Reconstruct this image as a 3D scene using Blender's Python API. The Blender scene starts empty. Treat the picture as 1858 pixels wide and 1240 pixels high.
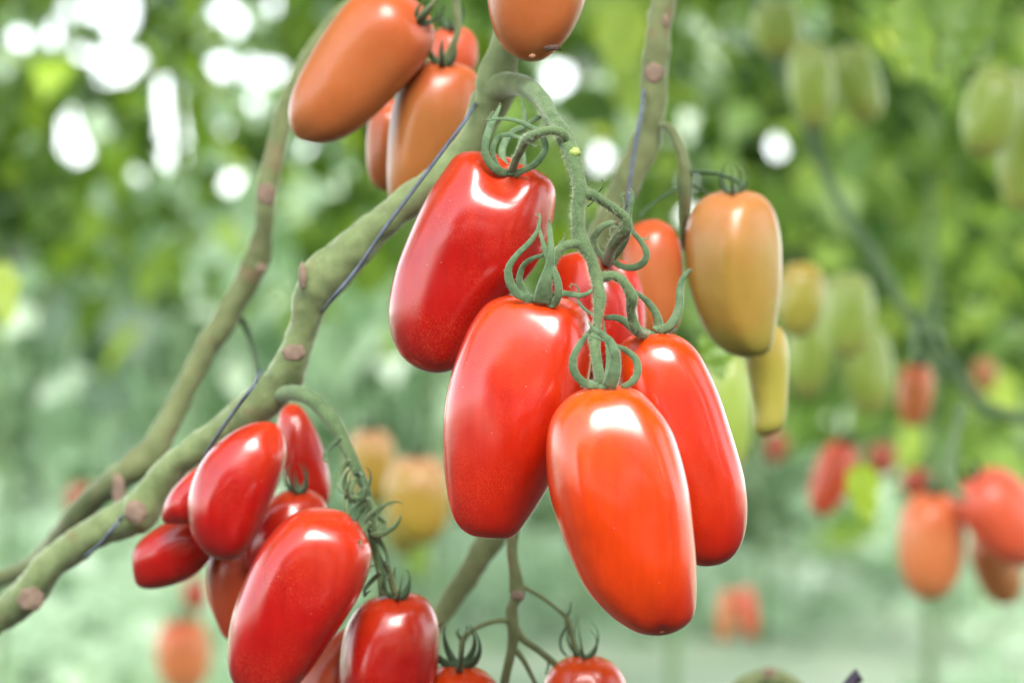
import bpy, bmesh, math, random
import numpy as np
from mathutils import Vector, noise
from mathutils.bvhtree import BVHTree
R = math.radians
random.seed(7); rng = np.random.default_rng(11)
scene = bpy.context.scene
COL = scene.collection

# ------------------------------------------------------------------ camera, sky, sun, exposure
LENS = 85.0; FOCUS = 0.705; FSTOP = 8.6
CAMZ = 0.65
cam_d = bpy.data.cameras.new('camera'); cam = bpy.data.objects.new('camera', cam_d); COL.objects.link(cam)
cam.location = (0, 0, CAMZ); cam.rotation_euler = (R(90), 0, 0)
cam_d.lens = LENS; cam_d.sensor_width = 36; cam_d.sensor_fit = 'HORIZONTAL'
cam_d.clip_start = 0.02; cam_d.clip_end = 500
cam_d.dof.use_dof = True; cam_d.dof.focus_distance = FOCUS; cam_d.dof.aperture_fstop = FSTOP
scene.camera = cam
SUN_EL, SUN_AZ = 44, 166     # azimuth measured from +Y (view direction) towards +X: behind the camera, to the left
world = bpy.data.worlds.new("World"); scene.world = world; world.use_nodes = True
wn = world.node_tree; wn.nodes.clear()
wo = wn.nodes.new('ShaderNodeOutputWorld'); wb = wn.nodes.new('ShaderNodeBackground')
sky = wn.nodes.new('ShaderNodeTexSky'); sky.sky_type = 'NISHITA'; sky.sun_disc = False
sky.sun_elevation = R(SUN_EL); sky.sun_rotation = R(SUN_AZ); sky.air_density = 1.0; sky.dust_density = 0.3; sky.ozone_density = 1.0
hs = wn.nodes.new('ShaderNodeHueSaturation'); hs.inputs['Saturation'].default_value = 0.26
wn.links.new(sky.outputs[0], hs.inputs['Color']); wn.links.new(hs.outputs[0], wb.inputs[0])
wb.inputs[1].default_value = 0.15
wn.links.new(wb.outputs[0], wo.inputs[0])
sun_d = bpy.data.lights.new('sun', 'SUN'); sun_d.energy = 1.5; sun_d.angle = R(31); sun_d.color = (1, .96, .9)
sun = bpy.data.objects.new('sun', sun_d); COL.objects.link(sun)
sdir = Vector((math.sin(R(SUN_AZ))*math.cos(R(SUN_EL)), math.cos(R(SUN_AZ))*math.cos(R(SUN_EL)), math.sin(R(SUN_EL))))
sun.rotation_euler = sdir.to_track_quat('Z', 'Y').to_euler()
sun.location = sdir*10
scene.view_settings.view_transform = 'Standard'; scene.view_settings.look = 'None'
scene.view_settings.exposure = 1.92; scene.view_settings.gamma = 1

# ------------------------------------------------------------------ helpers
K = 36/LENS/1858.0
def P(x, y, Y): return Vector(((x-929)*K*Y, Y, CAMZ-(y-620)*K*Y))
def tag(o, label=None, cat=None, group=None, kind=None):
    if label: o['label'] = label
    if cat: o['category'] = cat
    if group: o['group'] = group
    if kind: o['kind'] = kind
    return o
def empty(name, loc, label, cat, group=None):
    o = bpy.data.objects.new(name, None); o.empty_display_size = .02; COL.objects.link(o); o.location = loc
    return tag(o, label, cat, group)
def wpos(o):
    p = Vector(o.location); q = o.parent
    while q: p += q.location; q = q.parent
    return p
def mesh_obj(name, verts, faces, mat, parent=None, smooth=True, origin=None, attr=None, tint=None):
    """verts in world space; the object's origin goes to the parent's (or `origin`)."""
    off = wpos(parent) if parent else (Vector(origin) if origin is not None else Vector((0, 0, 0)))
    me = bpy.data.meshes.new(name)
    if isinstance(verts, np.ndarray):
        V = verts - np.array(off)
        me.from_pydata(V.tolist(), [], faces if isinstance(faces, list) else faces.tolist())
    else:
        me.from_pydata([tuple(Vector(v)-off) for v in verts], [], faces)
    if smooth: me.polygons.foreach_set('use_smooth', [True]*len(me.polygons))
    if attr is not None:
        a = me.attributes.new('along', 'FLOAT', 'POINT'); a.data.foreach_set('value', np.asarray(attr, dtype=np.float32))
    if tint is not None:
        a = me.attributes.new('tint', 'FLOAT', 'POINT'); a.data.foreach_set('value', np.asarray(tint, dtype=np.float32))
    me.materials.append(mat); me.update()
    o = bpy.data.objects.new(name, me); COL.objects.link(o)
    if parent: o.parent = parent
    elif origin is not None: o.location = origin
    return o
def cr(pts, n, closed=False):
    """Catmull-Rom through tuples/vectors of any size."""
    P_ = [np.array(p, float) for p in pts]; m = len(P_); out = []
    segs = m if closed else m-1
    for i in range(segs):
        if closed: a, b, c, d = P_[(i-1) % m], P_[i], P_[(i+1) % m], P_[(i+2) % m]
        else:
            b, c = P_[i], P_[i+1]; a = P_[i-1] if i else 2*b-c; d = P_[i+2] if i+2 < m else 2*c-b
        for j in range(n):
            t = j/n
            out.append(.5*((2*b)+(-a+c)*t+(2*a-5*b+4*c-d)*t*t+(-a+3*b-3*c+d)*t**3))
    if not closed: out.append(P_[-1])
    return out

class MB:
    def __init__(s): s.v = []; s.f = []; s.a = []
    def tube(s, path, seg=10, flat=1.0, cap=True, rough=0.0, seed=0):
        """path: list of (Vector, radius). flat<1 squashes the section towards the camera axis (a ribbon)."""
        n = len(path); base = len(s.v)
        for i, (p, r) in enumerate(path):
            t = (path[min(i+1, n-1)][0]-path[max(i-1, 0)][0]).normalized()
            side = t.cross(Vector((0, 1, 0)))
            if side.length < .15: side = (side + t.cross(Vector((.3, 0, 1)))*.3)
            side.normalize(); up = side.cross(t).normalized()
            for k in range(seg):
                a = 2*math.pi*k/seg
                rr = r
                if rough:
                    q = p*140+Vector((seed, 0, 0)); rr = r*(1+rough*noise.noise(q+Vector((math.cos(a), math.sin(a), 0))*.8)+rough*.5*noise.noise(q*3+Vector((math.cos(a), math.sin(a), 4))*1.5))
                s.v.append(p+side*math.cos(a)*rr+up*math.sin(a)*rr*flat); s.a.append(i/(n-1))
        for i in range(n-1):
            for k in range(seg):
                a = base+i*seg+k; b = base+i*seg+(k+1) % seg
                s.f.append((a, b, b+seg, a+seg))
        if cap:
            s.f.append(tuple(base+k for k in range(seg))[::-1]); s.f.append(tuple(base+(n-1)*seg+k for k in range(seg)))
        return s
    def blob(s, c, rx, ry, rz, nu=14, nv=9, nz=.1, seed=0):
        base = len(s.v)
        for j in range(nv+1):
            th = math.pi*j/nv
            for i in range(nu):
                ph = 2*math.pi*i/nu
                d = Vector((math.sin(th)*math.cos(ph), math.sin(th)*math.sin(ph), math.cos(th)))
                m = 1+nz*noise.noise(d*2+Vector((seed, 0, 0)))
                s.v.append(c+Vector((d.x*rx, d.y*ry, d.z*rz))*m); s.a.append(j/nv)
        for j in range(nv):
            for i in range(nu):
                a = base+j*nu+i; b = base+j*nu+(i+1) % nu
                s.f.append((a, a+nu, b+nu, b))
        return s
    def build(s, name, mat, parent=None, origin=None):
        return mesh_obj(name, s.v, s.f, mat, parent, True, origin, attr=s.a)

def pxpath(pts, n=6):
    """pts (x, y, Y, diameter in px) -> smooth list of (Vector, radius)"""
    return [(P(q[0], q[1], q[2]), max(q[3], .25)*.5*K*q[2]) for q in cr(pts, n)]

def hairs(paths, count, L, name, mat, parent, r=.00003, seed=1, flat=1.0):
    """fine trichomes standing out of tubes; each a three-sided spike"""
    rg = random.Random(seed); v = []; f = []
    tot = []
    for p in paths:
        ln = sum((p[i+1][0]-p[i][0]).length for i in range(len(p)-1)); tot.append(ln)
    S = sum(tot)
    for path, ln in zip(paths, tot):
        for _ in range(int(count*ln/S)):
            i = rg.randrange(len(path)-1); u = rg.random()
            a, b = path[i], path[i+1]
            p = a[0].lerp(b[0], u); rad = a[1]*(1-u)+b[1]*u
            t = (b[0]-a[0]).normalized(); side = t.cross(Vector((0, 1, 0))).normalized(); up = side.cross(t)
            an = rg.random()*2*math.pi
            nrm = side*math.cos(an)+up*math.sin(an)
            q = p+side*math.cos(an)*rad*.97+up*math.sin(an)*rad*.97*flat
            d = (nrm+t*rg.uniform(-.5, .5)+Vector((rg.uniform(-.3, .3), rg.uniform(-.3, .3), rg.uniform(-.3, .3)))).normalized()
            l = L*rg.uniform(.35, 1.0)**1.3
            e1 = d.orthogonal().normalized(); e2 = d.cross(e1)
            bend = Vector((rg.uniform(-.25, .25), rg.uniform(-.25, .25), rg.uniform(-.25, .25)))*l
            m = q+d*l*.55; e = q+d*l+bend
            b0 = len(v)
            for c, rr in ((q, r), (m, r*.6)):
                for k in range(3):
                    g = 2.094*k; v.append(c+e1*math.cos(g)*rr+e2*math.sin(g)*rr)
            v.append(e)
            for k in range(3):
                k2 = (k+1) % 3
                f.append((b0+k, b0+k2, b0+3+k2, b0+3+k)); f.append((b0+3+k, b0+3+k2, b0+6))
    return mesh_obj(name, v, f, mat, parent, False)

# ------------------------------------------------------------------ materials
def newmat(name):
    m = bpy.data.materials.new(name); m.use_nodes = True; nt = m.node_tree
    b = nt.nodes['Principled BSDF']; return m, nt, b
def N(nt, kind, **kw):
    n = nt.nodes.new(kind)
    for k, v in kw.items():
        if k in n.inputs: n.inputs[k].default_value = v
        else: setattr(n, k, v)
    return n
def ramp(nt, stops):
    r = nt.nodes.new('ShaderNodeValToRGB'); e = r.color_ramp.elements
    while len(e) > 1: e.remove(e[-1])
    e[0].position = stops[0][0]; e[0].color = (*stops[0][1], 1)
    for p, c in stops[1:]:
        x = e.new(p); x.color = (*c, 1)
    return r
def tomato_mat(name, top, mid, tip, speck=.5, rough=.26, seed=0.0, coat=1.0, crough=.2):
    m, nt, b = newmat(name); L = nt.links
    tc = N(nt, 'ShaderNodeTexCoord')
    at = N(nt, 'ShaderNodeAttribute', attribute_name='along')
    n1 = N(nt, 'ShaderNodeTexNoise', Scale=28.0, Detail=4.0, Roughness=.55, noise_dimensions='4D'); n1.inputs['W'].default_value = seed
    L.new(tc.outputs['Object'], n1.inputs['Vector'])
    ad = N(nt, 'ShaderNodeMath', operation='MULTIPLY_ADD'); ad.inputs[1].default_value = .9; L.new(n1.outputs[0], ad.inputs[0])
    sb = N(nt, 'ShaderNodeMath', operation='SUBTRACT'); sb.inputs[1].default_value = .45
    L.new(at.outputs['Fac'], ad.inputs[2]); L.new(ad.outputs[0], sb.inputs[0])
    rp = ramp(nt, [(0.0, top), (.42, mid), (.75, mid), (1.0, tip)]); L.new(sb.outputs[0], rp.inputs[0])
    # mottled ripeness
    n2 = N(nt, 'ShaderNodeTexNoise', Scale=90.0, Detail=6.0, Roughness=.6); L.new(tc.outputs['Object'], n2.inputs['Vector'])
    mx = N(nt, 'ShaderNodeMix', data_type='RGBA', blend_type='MULTIPLY'); mx.inputs[0].default_value = .25
    r2 = ramp(nt, [(.3, (.72, .62, .6)), (.7, (1, 1, 1))]); L.new(n2.outputs[0], r2.inputs[0])
    L.new(rp.outputs[0], mx.inputs[6]); L.new(r2.outputs[0], mx.inputs[7])
    # golden freckles in the skin
    vo = N(nt, 'ShaderNodeTexVoronoi', Scale=2600.0, Randomness=1.0); L.new(tc.outputs['Object'], vo.inputs['Vector'])
    lt = N(nt, 'ShaderNodeMapRange'); lt.inputs['From Min'].default_value = .12; lt.inputs['From Max'].default_value = .32
    lt.inputs['To Min'].default_value = 1; lt.inputs['To Max'].default_value = 0
    L.new(vo.outputs['Distance'], lt.inputs['Value'])
    n3 = N(nt, 'ShaderNodeTexNoise', Scale=60.0, Detail=3.0); L.new(tc.outputs['Object'], n3.inputs['Vector'])
    mr = N(nt, 'ShaderNodeMapRange'); mr.inputs['From Min'].default_value = .42; mr.inputs['From Max'].default_value = .66; mr.inputs['To Max'].default_value = speck
    L.new(n3.outputs[0], mr.inputs['Value'])
    mu = N(nt, 'ShaderNodeMath', operation='MULTIPLY'); L.new(lt.outputs[0], mu.inputs[0]); L.new(mr.outputs[0], mu.inputs[1])
    m3 = N(nt, 'ShaderNodeMix', data_type='RGBA'); L.new(mu.outputs[0], m3.inputs[0]); L.new(mx.outputs[2], m3.inputs[6]); m3.inputs[7].default_value = (.72, .2, .05, 1)
    mp = N(nt, 'ShaderNodeMapping'); mp.inputs['Scale'].default_value = (1, 1, .12); L.new(tc.outputs['Object'], mp.inputs['Vector'])
    n5 = N(nt, 'ShaderNodeTexNoise', Scale=330.0, Detail=4.0, Roughness=.6, Distortion=.3); L.new(mp.outputs[0], n5.inputs['Vector'])
    r5 = ramp(nt, [(.35, (.80, .66, .62)), (.62, (1, 1, 1))]); L.new(n5.outputs[0], r5.inputs[0])
    m5 = N(nt, 'ShaderNodeMix', data_type='RGBA', blend_type='MULTIPLY'); m5.inputs[0].default_value = .55 if coat == 1 else .15; L.new(m3.outputs[2], m5.inputs[6]); L.new(r5.outputs[0], m5.inputs[7])
    v6 = N(nt, 'ShaderNodeTexVoronoi', Scale=190.0, Randomness=1.0); L.new(tc.outputs['Object'], v6.inputs['Vector'])
    l6 = N(nt, 'ShaderNodeMapRange'); l6.inputs['From Min'].default_value = .016; l6.inputs['From Max'].default_value = .034; l6.inputs['To Min'].default_value = .5; l6.inputs['To Max'].default_value = 0
    L.new(v6.outputs['Distance'], l6.inputs['Value'])
    m6 = N(nt, 'ShaderNodeMix', data_type='RGBA'); L.new(l6.outputs[0], m6.inputs[0]); L.new(m5.outputs[2], m6.inputs[6]); m6.inputs[7].default_value = (.85, .6, .42, 1)
    L.new(m6.outputs[2], b.inputs['Base Color'])
    rr = N(nt, 'ShaderNodeMapRange'); rr.inputs['To Min'].default_value = rough-.04; rr.inputs['To Max'].default_value = rough+.08
    L.new(n2.outputs[0], rr.inputs['Value']); L.new(rr.outputs[0], b.inputs['Roughness'])
    b.inputs['Specular IOR Level'].default_value = .1
    b.inputs['Subsurface Weight'].default_value = .15; b.inputs['Subsurface Radius'].default_value = (1, .3, .12); b.inputs['Subsurface Scale'].default_value = .005
    b.inputs['Coat Weight'].default_value = coat; b.inputs['Coat Roughness'].default_value = crough; b.inputs['Coat IOR'].default_value = 1.62
    bp = N(nt, 'ShaderNodeBump', Strength=.06, Distance=.0004); L.new(vo.outputs['Distance'], bp.inputs['Height'])
    bp2 = N(nt, 'ShaderNodeBump', Strength=.22, Distance=.002); L.new(n2.outputs[0], bp2.inputs['Height']); L.new(bp.outputs[0], bp2.inputs['Normal'])
    L.new(bp2.outputs[0], b.inputs['Normal'])
    return m
def stem_mat(name, c1, c2, scale=200.0, rough=.7, sheen=.6, bump=.3, dry=False, streak=0):
    m, nt, b = newmat(name); L = nt.links
    tc = N(nt, 'ShaderNodeTexCoord')
    n1 = N(nt, 'ShaderNodeTexNoise', Scale=scale, Detail=6.0, Roughness=.65); L.new(tc.outputs['Object'], n1.inputs['Vector'])
    n2 = N(nt, 'ShaderNodeTexNoise', Scale=scale*.18, Detail=3.0); L.new(tc.outputs['Object'], n2.inputs['Vector'])
    ad = N(nt, 'ShaderNodeMath', operation='ADD'); L.new(n1.outputs[0], ad.inputs[0]); L.new(n2.outputs[0], ad.inputs[1])
    hf = N(nt, 'ShaderNodeMath', operation='MULTIPLY'); hf.inputs[1].default_value = .5; L.new(ad.outputs[0], hf.inputs[0])
    rp = ramp(nt, [(.35, c1), (.65, c2)]); L.new(hf.outputs[0], rp.inputs[0]); L.new(rp.outputs[0], b.inputs['Base Color'])
    if dry or streak:
        mk = N(nt, 'ShaderNodeMapRange'); mx = N(nt, 'ShaderNodeMix', data_type='RGBA')
        if dry:
            at = N(nt, 'ShaderNodeAttribute', attribute_name='along'); L.new(at.outputs['Fac'], mk.inputs['Value'])
            mk.inputs['From Min'].default_value = .88; mk.inputs['From Max'].default_value = .97; mx.inputs[7].default_value = (.12, .07, .035, 1)
        else:
            n3 = N(nt, 'ShaderNodeTexNoise', Scale=45.0, Detail=5.0, Roughness=.7, Distortion=1.2); L.new(tc.outputs['Object'], n3.inputs['Vector']); L.new(n3.outputs[0], mk.inputs['Value'])
            mk.inputs['From Min'].default_value = .55; mk.inputs['From Max'].default_value = .68; mk.inputs['To Max'].default_value = streak; mx.inputs[7].default_value = (.17, .11, .06, 1)
        L.new(mk.outputs[0], mx.inputs[0]); L.new(rp.outputs[0], mx.inputs[6]); L.new(mx.outputs[2], b.inputs['Base Color'])
    b.inputs['Roughness'].default_value = rough; b.inputs['Specular IOR Level'].default_value = .3
    b.inputs['Sheen Weight'].default_value = sheen; b.inputs['Sheen Roughness'].default_value = .4; b.inputs['Sheen Tint'].default_value = (.85, .95, .75, 1)
    bp = N(nt, 'ShaderNodeBump', Strength=bump, Distance=.0006); L.new(n1.outputs[0], bp.inputs['Height']); L.new(bp.outputs[0], b.inputs['Normal'])
    return m
def plain(name, c, rough=.7, **kw):
    m, nt, b = newmat(name)
    b.inputs['Base Color'].default_value = (*c, 1); b.inputs['Roughness'].default_value = rough
    n1 = N(nt, 'ShaderNodeTexNoise', Scale=300.0, Detail=3.0)
    tc = N(nt, 'ShaderNodeTexCoord'); nt.links.new(tc.outputs['Object'], n1.inputs['Vector'])
    rp = ramp(nt, [(.3, tuple(x*.7 for x in c)), (.7, tuple(min(1, x*1.2) for x in c))]); nt.links.new(n1.outputs[0], rp.inputs[0]); nt.links.new(rp.outputs[0], b.inputs['Base Color'])
    return m
def leaf_mat(name, dark, mid, lite, rough=.45, trans=.35):
    m, nt, b = newmat(name); L = nt.links
    at = N(nt, 'ShaderNodeAttribute', attribute_name='tint')
    rp = ramp(nt, [(0, dark), (.55, mid), (1, lite)]); L.new(at.outputs['Fac'], rp.inputs[0]); L.new(rp.outputs[0], b.inputs['Base Color'])
    b.inputs['Roughness'].default_value = rough; b.inputs['Specular IOR Level'].default_value = .6
    tr = N(nt, 'ShaderNodeBsdfTranslucent'); hs = N(nt, 'ShaderNodeHueSaturation'); hs.inputs['Hue'].default_value = .47; hs.inputs['Saturation'].default_value = 1.15; hs.inputs['Value'].default_value = 1.9
    L.new(rp.outputs[0], hs.inputs['Color']); L.new(hs.outputs[0], tr.inputs[0])
    mx = N(nt, 'ShaderNodeMixShader'); mx.inputs[0].default_value = trans
    L.new(b.outputs[0], mx.inputs[1]); L.new(tr.outputs[0], mx.inputs[2]); L.new(mx.outputs[0], nt.nodes['Material Output'].inputs['Surface'])
    return m

M = {
 'red1':   tomato_mat('tomato_skin_deep_red', (.50, .030, .005), (.38, .006, .005), (.32, .010, .010), .7, .3, 1),
 'red2':   tomato_mat('tomato_skin_bright_red', (.64, .055, .003), (.50, .015, .003), (.38, .008, .005), .5, .3, 2),
 'redor':  tomato_mat('tomato_skin_orange_red', (.72, .085, .003), (.64, .045, .003), (.50, .022, .006), .3, .28, 3.3),
 'red4':   tomato_mat('tomato_skin_scarlet', (.66, .062, .003), (.56, .024, .003), (.40, .010, .005), .55, .3, 4.1),
 'redb':   tomato_mat('tomato_skin_red_behind', (.52, .030, .003), (.42, .010, .003), (.34, .004, .003), .2, .34, 5),
 'orange': tomato_mat('tomato_skin_ripening_orange', (.48, .075, .022), (.40, .115, .032), (.37, .13, .04), .1, .36, 6, coat=.6, crough=.27),
 'orange2':tomato_mat('tomato_skin_orange_green', (.44, .095, .028), (.36, .13, .032), (.25, .18, .035), .1, .36, 7, coat=.6, crough=.27),
 'pink':   tomato_mat('tomato_skin_salmon', (.52, .09, .04), (.48, .08, .03), (.46, .05, .025), .1, .4, 8, coat=.6, crough=.27),
 'turn':   tomato_mat('tomato_skin_turning_yellow', (.45, .18, .06), (.33, .21, .04), (.31, .31, .06), .1, .3, 9, coat=.6, crough=.27),
 'yellow': tomato_mat('tomato_skin_yellow_green', (.38, .27, .05), (.34, .31, .05), (.34, .33, .07), .0, .4, 10, coat=.6, crough=.27),
 'green':  tomato_mat('tomato_skin_pale_green', (.38, .46, .13), (.32, .44, .08), (.42, .44, .12), .0, .38, 11, coat=.6, crough=.27),
 'brown':  tomato_mat('tomato_skin_brownish_orange', (.60, .17, .06), (.50, .21, .07), (.46, .24, .09), .0, .4, 12, coat=.6, crough=.27),
 'peach':  tomato_mat('tomato_skin_peach', (.72, .36, .20), (.46, .30, .05), (.28, .30, .02), .0, .42, 13, coat=.6, crough=.27),
 'farorange': tomato_mat('tomato_skin_soft_orange', (.76, .17, .06), (.72, .23, .08), (.60, .25, .09), .0, .4, 14, coat=.6, crough=.3),
 'farred': tomato_mat('tomato_skin_soft_red', (.80, .13, .07), (.76, .12, .05), (.68, .14, .07), .0, .4, 15, coat=.6, crough=.3),
 'vine':   stem_mat('vine_bark_green', (.085, .12, .04), (.22, .28, .12), 160, .75, .7, .5, streak=.5),
 'vine2':  stem_mat('vine_bark_olive', (.07, .088, .03), (.17, .20, .085), 120, .75, .4, .5, streak=.7),
 'vine3':  stem_mat('vine_bark_blue_green', (.09, .15, .07), (.19, .28, .13), 100, .75, .4, .3),
 'truss':  stem_mat('truss_stem_velvet', (.055, .105, .04), (.14, .21, .09), 900, .8, .5, .5),
 'sepal':  stem_mat('sepal_green', (.055, .115, .05), (.16, .25, .125), 500, .6, .4, .4, dry=True),
 'sepald': stem_mat('sepal_dark_green', (.025, .055, .025), (.07, .12, .055), 400, .6, .3, .3),
 'hair':   plain('pale_plant_hair', (.42, .48, .30), .6),
 'scar':   plain('leaf_scar_pinkish', (.20, .14, .10), .9),
 'node':   plain('fresh_node_yellow_green', (.32, .42, .10), .5),
 'twine':  plain('blue_grey_twine', (.10, .125, .165), .8),
 'blossom':plain('blossom_scar_tan', (.30, .13, .06), .7),
 'dark':   plain('dark_plastic', (.03, .02, .04), .5),
 'rot':    plain('brown_blemish', (.06, .03, .018), .8),
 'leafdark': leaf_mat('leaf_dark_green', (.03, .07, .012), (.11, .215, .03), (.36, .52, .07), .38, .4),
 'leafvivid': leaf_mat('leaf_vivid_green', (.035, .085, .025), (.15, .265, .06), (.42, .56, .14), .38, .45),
 'leafshade': leaf_mat('leaf_darkened_unseen', (.012, .03, .008), (.03, .07, .012), (.07, .13, .02), .5, .25),  # leaves of the unseen plants, darkened to dim what the fruit reflects
 'leafpale_sheen': leaf_mat('leaf_painted_sky_sheen', (.12, .20, .11), (.38, .52, .35), (.84, .93, .78), .32, .3),  # sky sheen on the far leaves, painted in as pale colour
}

# ------------------------------------------------------------------ setting: ground
gm, nt, b = newmat('ground_cloth_with_moss')
tc = N(nt, 'ShaderNodeTexCoord'); n1 = N(nt, 'ShaderNodeTexNoise', Scale=1.3, Detail=8.0, Roughness=.6); nt.links.new(tc.outputs['Object'], n1.inputs['Vector'])
rp = ramp(nt, [(.3, (.20, .27, .18)), (.5, (.38, .46, .33)), (.68, (.58, .63, .50))]); nt.links.new(n1.outputs[0], rp.inputs[0]); nt.links.new(rp.outputs[0], b.inputs['Base Color']); b.inputs['Roughness'].default_value = .8
bmg = bmesh.new(); bmesh.ops.create_grid(bmg, x_segments=60, y_segments=60, size=60)
for v in bmg.verts: v.co.z = .03*noise.noise(v.co*.6); v.co.y += 30
me = bpy.data.meshes.new('ground'); bmg.to_mesh(me); bmg.free(); me.materials.append(gm)
tag(bpy.data.objects.new('ground', me), 'pale mossy green greenhouse floor', None, None, 'structure'); COL.objects.link(bpy.data.objects['ground'])

pb = bmesh.new(); bmesh.ops.create_grid(pb, x_segments=20, y_segments=10, size=1)  # unseen dark sheet, added to cut bright floor reflections in the fruit
for v in pb.verts: v.co = Vector((v.co.x*4, v.co.y*1.9+.4, .045+.006*noise.noise(v.co*9)))
me = bpy.data.meshes.new('path'); pb.to_mesh(me); pb.free(); me.materials.append(plain('dark_reflection_cut', (.05, .045, .03), .9))
dark_sheet = bpy.data.objects.new('path', me); COL.objects.link(dark_sheet); tag(dark_sheet, 'unseen dark floor sheet added to cut reflections in the fruit', None, None, 'structure')
# ------------------------------------------------------------------ foliage
GAPS = [(38,66,17),(96,66,12),(0,122,9),(130,15,14),(180,8,20),(225,10,30),(215,50,16),(147,97,6),(185,112,15),(243,103,17),(215,138,12),
 (130,195,8),(124,235,12),(140,275,22),(126,262,16),(298,152,16),(308,190,26),(312,235,24),(314,285,20),(405,18,20),(432,50,11),(402,122,13),
 (455,128,16),(490,130,13),(497,2,12),(595,22,9),(423,332,13),(548,264,9),(1013,152,16),(1012,135,8),(1086,288,20),(1352,268,6),(1408,268,12),
 (1787,387,4),(1583,432,2),(250,318,7),(575,345,3),(400,235,5),(465,190,6),(1250,395,10),(1105,358,8),(1240,330,5),
 (15,1060,14),(1365,75,1),(1430,640,8)]
G = np.array(GAPS, float); G[:, 2] = np.where(G[:, 2] > 13, G[:, 2]*.6+5, G[:, 2]*.72+5)
def leaf_template(lobed):
    # (u along, v across, w lift); midrib 5 points, margins
    if lobed:
        us = [0, .12, .3, .5, .72, 1.0]; vs = [0.02, .20, .30, .27, .16, 0.0]
    else:
        us = [0, .35, .7, 1.0]; vs = [.02, .30, .2, 0.0]
    T = []; F = []
    n = len(us)
    for u, v in zip(us, vs):
        bend = -.35*u*u
        T += [(u, 0, bend), (u, v, bend+.25*v-.3*v*v), (u, -v, bend+.25*v-.3*v*v)]
    for i in range(n-1):
        a = 3*i; F += [(a, a+3, a+4, a+1), (a, a+2, a+5, a+3)]
    return np.array(T), np.array(F)
TPL = {0: leaf_template(False), 1: leaf_template(True)}
def leaves(C, size, tint, detail=1, droop=.5, seed=0, face=0.0, gaps=True):
    """C (n,3) attachment points; returns verts, faces, tints"""
    rg = np.random.default_rng(seed); n = len(C); T, F = TPL[detail]
    az = rg.uniform(0, 2*np.pi, n); el = rg.normal(-droop, .45, n); roll = rg.normal(0, .8, n)
    d = np.stack([np.cos(az)*np.cos(el), np.sin(az)*np.cos(el)*(1-face*.6), np.sin(el)], 1); d /= np.linalg.norm(d, axis=1)[:, None]
    s = np.cross(d, np.array([0, 0, 1.])); s /= np.linalg.norm(s, axis=1)[:, None]+1e-9
    nn = np.cross(s, d)
    s2 = s*np.cos(roll)[:, None]+nn*np.sin(roll)[:, None]; n2 = np.cross(s2, d)
    L = (size*rg.uniform(.65, 1.3, n))[:, None, None]
    V = C[:, None, :]+L*(T[None, :, 0:1]*d[:, None]+T[None, :, 1:2]*s2[:, None]*1.1+T[None, :, 2:3]*n2[:, None])
    Fa = (F[None]+(np.arange(n)*len(T))[:, None, None]).reshape(-1, 4)
    if gaps:
        W = np.concatenate([V, (V[:, 1:]+V[:, :-1])/2], 1); Wy = np.maximum(W[..., 1], .05)
        x = 929+W[..., 0]/(K*Wy); y = 620-(W[..., 2]-CAMZ)/(K*Wy); ok = np.ones(n, bool)
        for gx, gy, gr in G: ok &= (np.hypot(x-gx, y-gy).min(1) > gr)
        V = V[ok]; tint = tint[ok]; n = len(V); Fa = (F[None]+(np.arange(n)*len(T))[:, None, None]).reshape(-1, 4)
    return V.reshape(-1, 3), Fa, np.repeat(tint, len(T))
def plant(name, X, Y, h0, h1, rad, n, size, mat, label, group, tint=(.45, .25), detail=1, stem_m='vine3', seed=0, slack=.42, clump=26, spread=.11, lean=0.0):
    rg = np.random.default_rng(seed+1000)
    o = empty(name, (X, Y, 0), label, 'plant', group)
    pts = []
    for i in range(15):
        z = h1*i/14; pts.append((Vector((X+lean*z+.05*noise.noise(Vector((seed, z*1.3, 0))), Y+.05*noise.noise(Vector((seed+9, z*1.3, 3))), z)), .0075*(1-.4*i/14)))
    MB().tube(pts, 8).build('stem', M[stem_m], o)
    nc = max(4, n//clump)
    cz = rg.uniform(h0, h1, nc); ca = rg.uniform(0, 2*np.pi, nc); cr_ = rad*np.sqrt(rg.uniform(0, 1, nc))
    CC = np.stack([X+lean*cz+cr_*np.cos(ca), Y+cr_*np.sin(ca), cz], 1)
    idx = rg.integers(0, nc, n)
    C = CC[idx]+rg.normal(0, spread, (n, 3))*np.array([1, 1, .8])
    ct = np.clip(rg.normal(tint[0], tint[1], nc), 0, 1)
    tt = np.clip(ct[idx]*.8+rg.normal(0, .18, n)+np.where(rg.random(n) < .22, .5, -.05), 0, 1)  # some leaves paled in colour to imitate glossy sky glints
    ok = (C[:, 2] > .03) & (C[:, 1] > 1.05)
    C = C[ok]; tt = tt[ok]
    V, F, T = leaves(C, size, tt, detail, seed=seed)
    mesh_obj('foliage', V, F, M[mat], o, True, tint=T)
    return o

ORD = ['first', 'second', 'third', 'fourth', 'fifth', 'sixth', 'seventh', 'eighth']
FG = 'tomato plants in the blurred rows behind'
k = 0
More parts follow.
